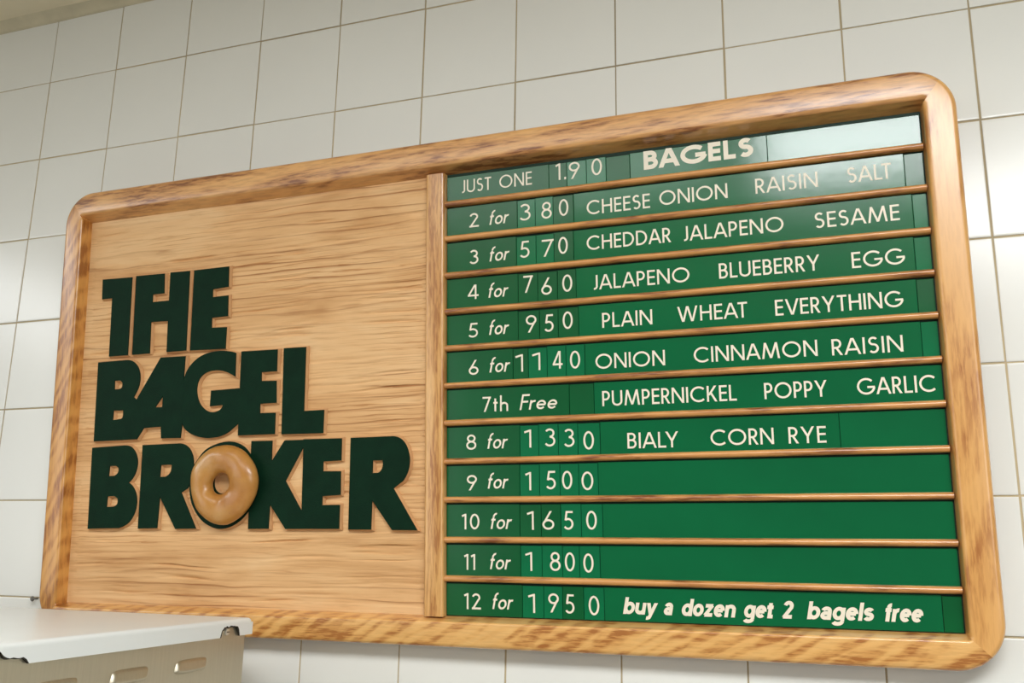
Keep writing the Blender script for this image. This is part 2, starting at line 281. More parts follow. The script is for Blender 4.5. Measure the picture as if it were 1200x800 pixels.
def tag(o, label=None, cat=None, group=None, kind=None):
    for k, v in (('label', label), ('category', cat), ('group', group), ('kind', kind)):
        if v: o[k] = v
    return o
def link(name, me, mats, parent=None, mw=None):
    o = bpy.data.objects.new(name, me); C.objects.link(o)
    for m in (mats if isinstance(mats, (list, tuple)) else [mats]): me.materials.append(m)
    if parent: o.parent = parent
    elif mw is not None: o.matrix_world = mw
    return o
def mesh(name, verts, faces, mi=None, smooth=False):
    me = bpy.data.meshes.new(name); me.from_pydata([tuple(v) for v in verts], [], faces)
    if mi is not None: me.polygons.foreach_set('material_index', mi)
    if smooth: me.polygons.foreach_set('use_smooth', [True]*len(me.polygons))
    me.update(); return me
def clean(me, recalc=True, dist=1e-6, smooth_angle=None):
    bm = bmesh.new(); bm.from_mesh(me); bmesh.ops.remove_doubles(bm, verts=bm.verts, dist=dist)
    bmesh.ops.dissolve_degenerate(bm, edges=bm.edges, dist=1e-7)
    if recalc: bmesh.ops.recalc_face_normals(bm, faces=bm.faces)
    if smooth_angle is not None:
        for f in bm.faces: f.smooth = True
        for e in bm.edges:
            if len(e.link_faces) == 2 and e.calc_face_angle(0) > smooth_angle: e.smooth = False
    bm.to_mesh(me); bm.free(); return me
def box(bm, x0, x1, y0, y1, z0, z1):
    vs = [bm.verts.new(p) for p in ((x0,y0,z0),(x1,y0,z0),(x1,y1,z0),(x0,y1,z0),(x0,y0,z1),(x1,y0,z1),(x1,y1,z1),(x0,y1,z1))]
    for f in ((3,2,1,0),(4,5,6,7),(0,1,5,4),(1,2,6,5),(2,3,7,6),(3,0,4,7)): bm.faces.new([vs[i] for i in f])
    return vs
def bm_mesh(bm, name):
    me = bpy.data.meshes.new(name); bm.to_mesh(me); bm.free(); return me

# ---------------------------------------------------------------- the setting
def tile_wall():
    V, F, MI = [], [], []
    def quad(a, b, c, d, m): F.append((a, b, c, d)); MI.append(m)
    g, h, e = .00085, .0011, .0016      # half joint, tile proud of grout, cushion edge
    rs = random.Random(3)
    z_rows = []
    for r in range(-1, 22):
        z1, z0 = Z0-r*T, Z0-(r+1)*T
        z1, z0 = min(z1, 2.381), max(z0, 0)
        if z1-z0 > .01: z_rows.append((z0, z1))
    for c in range(-17, 20):
        for z0, z1 in z_rows:
            x0, x1 = c*T, (c+1)*T
            tx, tz, dy = rs.uniform(-1, 1)*.0022, rs.uniform(-1, 1)*.0022, rs.uniform(-1, 1)*.00012
            cx, cz = (x0+x1)/2, (z0+z1)/2
            jx, jz = rs.uniform(-1, 1)*.00025, rs.uniform(-1, 1)*.00025
            rings = []
            for ins, y in ((g, h*.9), (g, h*.25), (g+e*.35, -h*.0+h*.06), (g+e, 0)):
                ring = []
                for sx, sz in ((0, 0), (1, 0), (1, 1), (0, 1)):
                    X = (x1-ins if sx else x0+ins)+jx; Zz = (z1-ins if sz else z0+ins)+jz
                    ring.append(len(V)); V.append((X, y+dy+tx*(X-cx)+tz*(Zz-cz), Zz))
                rings.append(ring)
            for a, b in zip(rings, rings[1:]):
                for i in range(4): quad(a[i], a[(i+1) % 4], b[(i+1) % 4], b[i], 0)
            quad(*rings[-1], 0)
    k = len(V); xa, xb = -17*T, 20*T
    V += [(xa, h*.8, 0), (xb, h*.8, 0), (xb, h*.8, CEIL), (xa, h*.8, CEIL)]; quad(k, k+1, k+2, k+3, 1)
    k = len(V)      # wall thickness behind
    V += [(xa, .1, 0), (xb, .1, 0), (xb, .1, CEIL), (xa, .1, CEIL)]; quad(k+3, k+2, k+1, k, 1)
    quad(k-4, k-1, k+3, k, 1); quad(k-3, k+1, k+2, k-2, 1); quad(k-1, k-2, k+2, k+3, 1); quad(k-4, k, k+1, k-3, 1)
    o = link('wall_back', mesh('wall_back', V, F, MI), [M['tile'], M['grout']]); tag(o, kind='structure')
tile_wall()
bm = bmesh.new(); box(bm, -17*T, 20*T, -3.6, .1, CEIL, CEIL+.06)
tag(link('ceiling', bm_mesh(bm, 'ceiling'), M['ceiling']), kind='structure')
bm = bmesh.new(); box(bm, -17*T, 20*T, -3.6, .1, -.06, 0)
tag(link('floor', bm_mesh(bm, 'floor'), M['floor']), kind='structure')
def caulk_bead():
    V, F = [], []; N = 120; xa, xb = -17*T, 20*T; rs = random.Random(5)
    P = [(0.0005, 2.3795), (-.0016, 2.380), (-.0032, 2.3835), (-.0062, 2.3885), (-.0105, 2.3905), (-.0125, 2.3925)]
    for i in range(N+1):
        x = xa+(xb-xa)*i/N; w = rs.uniform(-.0007, .0007)
        for y, z in P: V.append((x, y+w*(y < -.001), z+(w if z < 2.382 else 0)))
    n = len(P)
    for i in range(N):
        for j in range(n-1): F.append((i*n+j, (i+1)*n+j, (i+1)*n+j+1, i*n+j+1))
    tag(link('trim_1', mesh('trim_1', V, F, smooth=True), M['caulk']), kind='structure')
caulk_bead()

# ---------------------------------------------------------------- menu board (local X right, Y up, Z out of the face; metres)
BM = Matrix((BU, BV, BN)).transposed().to_4x4(); BM.translation = Vector(BO)
board = bpy.data.objects.new('menu_board', None); C.objects.link(board); board.matrix_world = BM
board.empty_display_size = .1
tag(board, 'oak framed bagel shop menu board with green price strips, leaning from white tiled wall', 'menu board')
mm = lambda v: v/1000
UL, UR, VB, VT, FW = -532.3, 410.4, -0.8, 486.2, 27.4
RO = 37.0
ZB = -20.0          # back of the frame below the front face
VIN0, VIN1 = 25.8, 453.4     # inner opening, bottom and top
REC = -15.0         # carved panel level

def frame_piece(name, side, material):
    """one mitred rail of the frame, swept with a rounded profile"""
    corners = [(UL, VB), (UR, VB), (UR, VT), (UL, VT)]
    inner = [(UL+26.8, VIN0), (UR-27.2, VIN0), (UR-27.2, VIN1), (UL+26.8, VIN1)]
    a, b = side, (side+1) % 4
    d = Vector((corners[b][0]-corners[a][0], corners[b][1]-corners[a][1])).normalized()
    nrm = Vector((-d.y, d.x))      # inward
    A, Bc = Vector(corners[a]), Vector(corners[b])
    st = []
    N = 9
    c0 = A+d*RO+nrm*RO
    for i in range(N):      # from the mitre at 45 degrees to the straight
        t = math.radians(45+45*i/(N-1))
        st.append((c0-d*RO*math.cos(t)-nrm*RO*math.sin(t), Vector(inner[a])))
    L = (Bc-A).length
    for i in range(1, 12):
        f = i/12; o = A+d*(RO+(L-2*RO)*f)
        ia, ib = Vector(inner[a]), Vector(inner[b])
        s = min(max(((o-ia).dot(d))/((ib-ia).length), 0), 1)
        st.append((o, ia.lerp(ib, s)))
    c1 = Bc-d*RO+nrm*RO
    for i in range(N):
        t = math.radians(45*i/(N-1))
        st.append((c1+d*RO*math.sin(t)-nrm*RO*math.cos(t), Vector(inner[b])))
    ro = 4.5
    V, F = [], []
    prof = [('o', 0, ZB)]
    for i in range(6):
        t = math.radians(90*i/5); prof.append(('o', ro*(1-math.cos(t)), -ro+ro*math.sin(t)))
    prof.append(('m', .5, 0))
    # inner arris: quarter round, then a side that leans back to the opening
    ri, lean = ((2.0, 3.6), (4.0, 1.6), (4.0, 6.0), (3.2, 1.6))[side]
    for i in range(6):
        t = math.radians(90*i/5); prof.append(('i', lean+ri*(1-math.sin(t)), -ri+ri*math.cos(t)))
    prof += [('i', 0, -15.2), ('i', 0, ZB)]
    for o, i in st:
        dv = (i-o); w = dv.length; dv.normalize()
        for k, off, z in prof:
            p = o+dv*off if k == 'o' else (i-dv*off if k == 'i' else o+dv*w*off)
            V.append((mm(p.x), mm(p.y), mm(z)))
    n = len(prof)
    for s in range(len(st)-1):
        for j in range(n-1): F.append((s*n+j, (s+1)*n+j, (s+1)*n+j+1, s*n+j+1))
        F.append((s*n+n-1, (s+1)*n+n-1, (s+1)*n, s*n))
    F.append(tuple(range(n-1, -1, -1))); F.append(tuple((len(st)-1)*n+j for j in range(n)))
    me = clean(mesh(name, V, F), smooth_angle=math.radians(40))
    return link(name, me, material, board)
tag(frame_piece('bottom_rail', 0, M['rail_low']), 'bottom oak rail of the frame with slanting grain stripes')
tag(frame_piece('side_stile', 1, M['stile_pale']), 'right oak upright of the frame')
tag(frame_piece('top_rail', 2, M['rail']), 'top oak rail of the frame')
tag(frame_piece('side_stile', 3, M['stile']), 'left oak upright of the frame')

DL, DR, DZ = -74.6, -54.6, -5.6
def divider():
    P = []; r = 3.0
    for i in range(5):
        t = math.radians(90*i/4); P.append((DL+r*(1-math.cos(t)), DZ-r+r*math.sin(t)))
    P += [(DL+8, DZ+.2), (DL+9, DZ-.5), (DL+10, DZ+.2)] if False else []
    for i in range(5):
        t = math.radians(90*i/4); P.append((DR-r*(1-math.sin(t)), DZ-r+r*math.cos(t)))
    P = [(DL, -17)]+P+[(DR, -17)]
    V = [(mm(x), mm(y), mm(z)) for y in (VIN0-.3, VIN1+.3) for x, z in P]; n = len(P)
    F = [(j, j+1, n+j+1, n+j) for j in range(n-1)]+[tuple(range(n)), tuple(range(2*n-1, n-1, -1)), (n-1, 0, n, 2*n-1)]
    me = clean(mesh('divider', V, F), smooth_angle=math.radians(40)); link('divider', me, M['mullion'], board)
divider()

# sandblasted panel: real relief, grooves follow the grain and stop at a smooth border
def carved_panel():
    rng = np.random.default_rng(11)
    def vnoise(x, y, table):
        h, w = table.shape; xi = np.floor(x).astype(int); yi = np.floor(y).astype(int)
        fx, fy = x-xi, y-yi; fx = fx*fx*(3-2*fx); fy = fy*fy*(3-2*fy)
        g = lambda a, b: table[b % h, a % w]
        return (g(xi, yi)*(1-fx)+g(xi+1, yi)*fx)*(1-fy)+(g(xi, yi+1)*(1-fx)+g(xi+1, yi+1)*fx)*fy
    t = [rng.random((64, 64)) for _ in range(8)]
    x0, x1, y0, y1 = UL+26.5, DL+1.5, VIN0-.8, VIN1+.8
    nx, ny = 120, 620
    X, Y = np.meshgrid(np.linspace(x0, x1, nx), np.linspace(y0, y1, ny))
    warp = 7*(vnoise(X/95+3, Y/60, t[0])-.5)+3*(vnoise(X/38, Y/25, t[1])-.5)
    S = Y+warp
    g1 = vnoise(X/150, S/3.1, t[2]); g2 = vnoise(X/90+9, S/1.7, t[3]); g3 = vnoise(X/200+4, S/8.0, t[4])
    mask = np.clip((vnoise(X/70+5, S/14, t[5])-.35)*2.2, 0.12, 1)
    deep = np.clip((vnoise(X/110+1, S/2.6, t[6])-.72)/.28, 0, 1)*np.clip((vnoise(X/60, S/30, t[7])-.45)*3, 0, 1)
    H = -1.5*np.clip((g1-.42)/.58, 0, 1)*mask-.6*g2*mask-.5*g3-3.4*deep
    edge = np.minimum(np.minimum(X-x0, x1-X), np.minimum(Y-y0, y1-Y))
    k = np.clip((edge-6.5)/2.5, 0, 1)
    H = H*k+0.5*(1-k)
    V = np.stack([X/1000, Y/1000, (REC+H)/1000], -1).reshape(-1, 3)
    I = (np.arange(ny-1)[:, None]*nx+np.arange(nx-1)[None, :]).reshape(-1)
    F = np.stack([I, I+1, I+nx+1, I+nx], 1)
    me = mesh('carved_panel', V.tolist(), F.tolist(), smooth=True)
    o = link('carved_panel', me, M['cedar'], board)
    tag(o, 'sandblasted tan wood panel with raised wavy grain')
carved_panel()
bm = bmesh.new(); box(bm, mm(DR-1), mm(UR-26.5), mm(VIN0-.8), mm(VIN1+.8), mm(-17.5), mm(-14.4))
tag(link('backing_panel', bm_mesh(bm, 'backing_panel'), M['backing'], board), 'shade-darkened green backing behind the strips')

# strip rails (half-round ledges)
for vl, vr in RAILS:
    P = [(-2.9, -14.5)]
    for i in range(9):
        t = math.radians(180*i/8); P.append((-2.95*math.cos(t), -11.2+3.6*math.sin(t)))
    P.append((2.9, -14.5)); n = len(P); N = 24; V, F = [], []
    xa, xb = DR-.4, UR-27.2; rs = random.Random(int(vl*10))
    ph, am = rs.uniform(0, 6), rs.uniform(0, .25)
    for s in range(N+1):
        f = s/N; x = xa+(xb-xa)*f; vc = vl+(vr-vl)*f+am*math.sin(ph+f*5)
        for y, z in P: V.append((mm(x), mm(vc+y), mm(z)))
    for s in range(N):
        for j in range(n-1): F.append((s*n+j, (s+1)*n+j, (s+1)*n+j+1, s*n+j+1))
        F.append((s*n+n-1, (s+1)*n+n-1, (s+1)*n, s*n))
    F += [tuple(range(n)), tuple(N*n+j for j in range(n-1, -1, -1))]
    link('strip_rail', clean(mesh('strip_rail', V, F), smooth_angle=math.radians(60)), M['dowel'], board)

# ---- raised letters
def smooth_outline(P):
    n = len(P); out = []
    pt = lambda i: Vector(P[i % n][:2]); fl = lambda i: len(P[i % n]) > 2
    for i in range(n):
        a, b = pt(i), pt(i+1); out.append(a)
        if fl(i) or fl(i+1):
            ta = (pt(i+1)-pt(i-1))*.5 if fl(i) else None; tb = (pt(i+2)-pt(i))*.5 if fl(i+1) else None
            c = b-a
            if ta is not None and not fl(i-1): ta = ta.normalized()*c.length
            if ta is None: ta = 2*c-tb if tb is not None else c; ta = ta.normalized()*c.length
            if tb is None: tb = (2*c-ta).normalized()*c.length
            if ta.length > 1.4*c.length: ta = ta.normalized()*c.length
            if tb.length > 1.4*c.length: tb = tb.normalized()*c.length
            for k in range(1, 5):
                t = k/5; h = (2*t**3-3*t*t+1, t**3-2*t*t+t, -2*t**3+3*t*t, t**3-t*t)
                out.append(a*h[0]+ta*h[1]+b*h[2]+tb*h[3])
    return out
def offset_loop(L, d):
    n = len(L); out = []
    ar = sum(L[i].x*L[(i+1) % n].y-L[(i+1) % n].x*L[i].y for i in range(n))
    s = 1 if ar > 0 else -1
    for i in range(n):
        e0 = (L[i]-L[i-1]).normalized(); e1 = (L[(i+1) % n]-L[i]).normalized()
        n0, n1 = Vector((e0.y, -e0.x))*s, Vector((e1.y, -e1.x))*s
        m = n0+n1
        if m.length < 1e-4: out.append(L[i]+n0*d); continue
        m.normalize(); out.append(L[i]+m*d/max(m.dot(n0), .55))
    return out
def letter_mesh(outer, holes, ztop, zbase, flare):
    loops = [smooth_outline(outer)]+[smooth_outline(h) for h in holes]
    tris = tessellate_polygon([[Vector((p.x, p.y, 0)) for p in L] for L in loops])
    V = [(mm(p.x), mm(p.y), mm(ztop)) for L in loops for p in L]; F = [tuple(t) for t in tris]; MI = [0]*len(F)
    base = 0
    for li, L in enumerate(loops):
        n = len(L)
        rings = [list(range(base, base+n))]
        for z, d in ((ztop-1.2, .12), (REC+.4, flare), (zbase, flare*1.1)):
            O = offset_loop(L, d if li == 0 else -d)
            st = len(V); V += [(mm(p.x), mm(p.y), mm(z)) for p in O]; rings.append(list(range(st, st+n)))
        for q, (a, b) in enumerate(zip(rings, rings[1:])):
            for i in range(n): F.append((a[i], a[(i+1) % n], b[(i+1) % n], b[i])); MI.append(0 if q == 0 else 1)
        base += n
    # indices of the flat face refer to the loop points in order
    me = mesh('letter', V, F, MI)
    bm = bmesh.new(); bm.from_mesh(me); bmesh.ops.recalc_face_normals(bm, faces=bm.faces); bm.to_mesh(me); bm.free()
    return me
bump_z = [0, 0, 0, 0, .12, .0, .12, 0, 0, 0, .1, 0, .12, 0]
for i, (ch, outer, holes) in enumerate(LETTERS):
    # loop vertices must come first and contiguous: keep base bookkeeping simple
    o = link('letter', letter_mesh(outer, holes, -10.5+bump_z[i], REC-1.5, 1.5), [M['letter'], M['letter_side']], board)
    row = 'THE' if i < 3 else ('BAGEL' if i < 8 else 'BROKER')
    tag(o, 'raised dark green letter %s in the word %s' % (ch, row))

# ---- the bagel that stands for the O
def bagel():
    P = [Vector(p) for p in BAGEL]; cx = sum(p.x for p in P)/len(P); cy = sum(p.y for p in P)/len(P)
    hc = Vector((sum(p[0] for p in BAGEL_HOLE)/4+1.0, sum(p[1] for p in BAGEL_HOLE)/4-1.0))
    ang = np.array([math.atan2(p.y-cy, p.x-cx) for p in P]); rad = np.array([math.hypot(p.x-cx, p.y-cy) for p in P])
    od = np.argsort(ang); ang, rad = ang[od], rad[od]
    NU, NV = 72, 28; V, F = [], []
    zb = -10.3; H = 16.5
    for i in range(NU):
        a = -math.pi+2*math.pi*i/NU
        ro = float(np.interp(a, ang, rad, period=2*math.pi)); ro += .5*math.sin(3*a+1)
        po = Vector((cx+ro*math.cos(a), cy+ro*math.sin(a)))
        rh = 11.0+.7*math.sin(2*a+.5); pi_ = hc+Vector((math.cos(a), math.sin(a)))*rh
        mid = (po+pi_)/2; half = (po-pi_).length/2; dr = (po-pi_).normalized()
        hh = H*(1+.05*math.sin(2*a+.6)+.04*math.sin(5*a))
        for j in range(NV):
            t = 2*math.pi*j/NV
            ct, stt = math.cos(t), math.sin(t)
            r = math.copysign(abs(ct)**.9, ct)*half
            z = zb+hh*.42+(stt*hh*.58 if stt > 0 else stt*hh*.42)
            p = mid+dr*r; V.append((mm(p.x), mm(p.y), mm(z)))
    for i in range(NU):
        for j in range(NV):
            F.append((i*NV+j, ((i+1) % NU)*NV+j, ((i+1) % NU)*NV+(j+1) % NV, i*NV+(j+1) % NV))
    me = clean(mesh('bagel', V, F, smooth=True)); 
    o = link('bagel', me, M['bagel'], board)
    tag(o, 'shiny golden brown bagel fixed in place of the letter O')
bagel()

# ---------------------------------------------------------------- lettering: a geometric sans drawn with strokes
def V_(x, a=0, b=1): return ('d', x, a, x, b)
def H_(y, a, b): return ('h', y, a, b)
def D_(*a): return ('d',)+a
def A_(cx, cy, rx, ry, a0, a1): return ('a', cx, cy, rx, ry, a0, a1)
G = {
 'A': (.80, [D_(.07,0,.385,1), D_(.73,0,.415,1), H_(.31,.19,.61)]),
 'B': (.52, [V_(.07), H_(.93,.07,.26), H_(.53,.07,.27), H_(.07,.07,.27), A_(.25,.73,.17,.20,-90,90), A_(.26,.30,.20,.23,-90,90)]),
 'C': (.86, [A_(.5,.5,.43,.43,46,314)]),
 'D': (.70, [V_(.07), H_(.93,.07,.25), H_(.07,.07,.25), A_(.24,.5,.39,.43,-90,90)]),
 'E': (.46, [V_(.07), H_(.93,.07,.46), H_(.52,.07,.44), H_(.07,.07,.46)]),
 'F': (.44, [V_(.07), H_(.93,.07,.44), H_(.52,.07,.42)]),
 'G': (.96, [A_(.5,.5,.43,.43,44,352), H_(.45,.56,.96)]),
 'H': (.66, [V_(.07), V_(.59), H_(.52,.07,.59)]),
 'I': (.14, [V_(.07)]),
 'J': (.33, [V_(.26,.2,1), A_(.08,.22,.18,.15,-90,0)]),
 'K': (.60, [V_(.07), D_(.12,.40,.50,1), D_(.22,.60,.53,0)]),
 'L': (.44, [V_(.07), H_(.07,.07,.44)]),
 'M': (.96, [D_(.07,0,.19,1), D_(.19,1,.48,.04), D_(.77,1,.48,.04), D_(.89,0,.77,1)]),
 'N': (.74, [V_(.07), V_(.67), D_(.07,1,.67,0)]),
 'O': (1.0, [A_(.5,.5,.43,.43,0,360)]),
 'P': (.50, [V_(.07), H_(.93,.07,.24), H_(.44,.07,.24), A_(.23,.685,.20,.245,-90,90)]),
 'R': (.52, [V_(.07), H_(.93,.07,.24), H_(.46,.07,.24), A_(.23,.695,.19,.235,-90,90), D_(.22,.48,.46,0)]),
 'S': (.52, [A_(.26,.735,.17,.195,35,270), A_(.26,.305,.19,.235,90,-140)]),
 'T': (.52, [V_(.26), H_(.93,0,.52)]),
 'U': (.66, [V_(.07,.3,1), V_(.59,.3,1), A_(.33,.31,.26,.24,180,360)]),
 'V': (.76, [D_(.07,1,.37,0), D_(.69,1,.39,0)]),
 'W': (1.14, [D_(.07,1,.31,0), D_(.56,1,.33,0), D_(.58,1,.81,0), D_(1.07,1,.83,0)]),
 'Y': (.70, [D_(.07,1,.35,.42), D_(.63,1,.35,.42), V_(.35,0,.46)]),
 '0': (.52, [A_(.26,.5,.19,.43,0,360)]),
 '1': (.24, [V_(.17), ('p', [(.0,.84), (.15,.93)])]),
 '2': (.50, [A_(.25,.73,.17,.20,165,-30), D_(.09,.06,.40,.66), H_(.07,.03,.50)]),
 '3': (.50, [A_(.24,.735,.16,.195,150,-90), A_(.24,.305,.19,.235,90,-150)]),
 '4': (.54, [V_(.40), D_(.38,1,.07,.26), H_(.26,.04,.54)]),
 '5': (.50, [H_(.93,.15,.45), D_(.11,.50,.17,.98), A_(.23,.32,.20,.25,128,-145)]),
 '6': (.52, [A_(.26,.29,.19,.22,0,360), D_(.095,.36,.36,1)]),
 '7': (.50, [H_(.93,.0,.50), D_(.14,0,.44,.94)]),
 '8': (.52, [A_(.26,.735,.155,.195,0,360), A_(.26,.30,.19,.23,0,360)]),
 '9': (.52, [A_(.26,.71,.19,.22,0,360), D_(.16,0,.425,.64)]),
 '.': (.10, [V_(.06,0,.15)]),
 'f': (.34, [V_(.13,0,.72), A_(.27,.74,.14,.19,180,75), H_(.57,.0,.29)]),
 'o': (.56, [A_(.28,.30,.215,.24,0,360)]),
 'r': (.32, [V_(.07,0,.60), A_(.26,.33,.19,.21,180,72)]),
 't': (.26, [V_(.13,0,.85), H_(.57,0,.26)]),
 'h': (.50, [V_(.07,0,1.04), A_(.25,.36,.18,.18,0,180), V_(.43,0,.36)]),
 'e': (.54, [A_(.27,.30,.21,.23,0,322), H_(.30,.08,.49)]),
}
# heavy lower-case alphabet for the bottom line
GB = {
 'b': (.60, [V_(.07), A_(.31,.355,.23,.285,0,360)]), 'd': (.60, [A_(.29,.355,.23,.285,0,360), V_(.53)]),
 'o': (.60, [A_(.30,.355,.23,.285,0,360)]), 'e': (.60, [A_(.30,.355,.23,.285,0,312), H_(.36,.10,.52)]),
 'n': (.58, [V_(.07,0,.71), A_(.29,.42,.22,.22,0,180), V_(.51,0,.42)]),
 'u': (.58, [V_(.07,.29,.71), A_(.29,.29,.22,.22,180,360), V_(.51,0,.71)]),
 'y': (.58, [D_(.06,.71,.29,.0), D_(.52,.71,.24,-.12), ('p', [(.27,-.06), (.22,-.17), (.12,-.20), (.04,-.20)])]),
 'a': (.56, [A_(.27,.47,.19,.17,0,165), V_(.46,0,.47), A_(.265,.215,.195,.145,0,360)]),
 'z': (.52, [H_(.64,.03,.50), H_(.07,.03,.52), D_(.09,.08,.43,.62)]),
 'g': (.60, [A_(.29,.355,.23,.285,0,360), V_(.53,-.08,.71), A_(.29,-.08,.24,.135,195,360)]),
 't': (.36, [V_(.15,.0,.90), H_(.64,0,.34), H_(.07,.15,.36)]), 'l': (.14, [V_(.07)]),
 's': (.50, [A_(.25,.505,.17,.135,25,270), A_(.25,.215,.18,.145,90,-155)]),
 'f': (.34, [V_(.14,0,.80), A_(.29,.80,.15,.13,180,85), H_(.64,0,.32)]),
 'r': (.36, [V_(.07,0,.71), A_(.30,.38,.23,.26,180,80)]), '2': (.52, [A_(.26,.71,.18,.22,165,-35), D_(.10,.06,.42,.62), H_(.07,.04,.52)]),
}
def layout(word, track, G):
    x = 0; out = []
    for i, ch in enumerate(word):
        w, st = G[ch]; k = 0
        if i:
            pr_ = word[i-1]+ch
            if pr_ in ('LT', 'LY', 'AY', 'PA', 'AT', 'WA', 'AV', 'VE', 'AL', 'LA') or pr_[0] in 'A' or pr_[1] in 'A': k = -.05
            if pr_ in ('LT', 'AT', 'LY'): k = -.14
            x += track+k
        out.append((ch, x, st)); x += w
    return out, x
def word_polys(word, u0, u1, v, cap, t, track, shear=0, G=G):
    """polygons (board mm) filling u0..u1 with strokes t mm thick"""
    lay, W = layout(word, track, G)
    half = t/2; yo = lambda y: y*cap if y <= 0 else (cap if abs(y-1) < 1e-6 else half+(y-.07)/.86*(cap-2*half))
    # ink runs from .07-half .. so fit the skeleton between u0+half and u1-half
    ext = shear*cap
    s = (u1-u0-ext*.8-t)/(W-.14)
    X = lambda x: u0+half+(x-.07)*s
    polys = []
    def strip(P, closed=False):
        n = len(P); Lf, Rt = [], []
        for i in range(n):
            a = P[(i-1) % n] if (closed or i) else P[i]; b = P[(i+1) % n] if (closed or i < n-1) else P[i]
            d = (Vector(b)-Vector(a)).normalized(); nn = Vector((-d.y, d.x))*half
            Lf.append(Vector(P[i])+nn); Rt.append(Vector(P[i])-nn)
        for i in range(n if closed else n-1):
            j = (i+1) % n; polys.append([Rt[i], Rt[j], Lf[j], Lf[i]])
    for ch, x0, st in lay:
        for q in st:
            if q[0] == 'h':
                _, y, a, b = q; yy = yo(y)
                xa = X(x0+a)-(half if a < .02 else 0); xb = X(x0+b)+(half*.0)
                if a < .02: xa = X(x0+.07)-half
                polys.append([Vector((xa, yy-half)), Vector((xb, yy-half)), Vector((xb, yy+half)), Vector((xa, yy+half))])
            elif q[0] == 'd':
                _, xa, ya, xb, yb = q
                a = Vector((X(x0+xa), yo(ya))); b = Vector((X(x0+xb), yo(yb)))
                if a.y > b.y: a, b = b, a
                d = b-a; hw = half*d.length/max(abs(d.y), 1e-6); hw = min(hw, half*1.5)
                polys.append([Vector((a.x-hw, a.y)), Vector((a.x+hw, a.y)), Vector((b.x+hw, b.y)), Vector((b.x-hw, b.y))])
            elif q[0] == 'a':
                _, cx, cy, rx, ry, a0, a1 = q
                full = abs(a1-a0) >= 360; N = max(6, int(abs(a1-a0)/11))
                yc = yo(cy) if .05 < cy < .95 else cy*cap
                ry_ = ry/.86*(cap-2*half); rx_ = rx*s
                P = [(X(x0+cx)+rx_*math.cos(math.radians(a0+(a1-a0)*i/N)), yc+ry_*math.sin(math.radians(a0+(a1-a0)*i/N))) for i in range(N+(0 if full else 1))]
                strip(P, full)
            elif q[0] == 'p':
                strip([(X(x0+a), yo(b)) for a, b in q[1]])
    return [[Vector((p.x+shear*p.y, p.y+v)) for p in P] for P in polys]
STY = {'c': (13.9, 1.75, .10, 0), 's': (13.4, 1.55, .10, 0), 'd': (16.6, 1.8, .12, 0), 'q': (14.3, 1.75, .12, 0), 'i': (14.6, 1.75, .07, .20), 'b': (18.0, 4.2, .12, 0), 'h': (14.2, 3.0, .11, .20)}

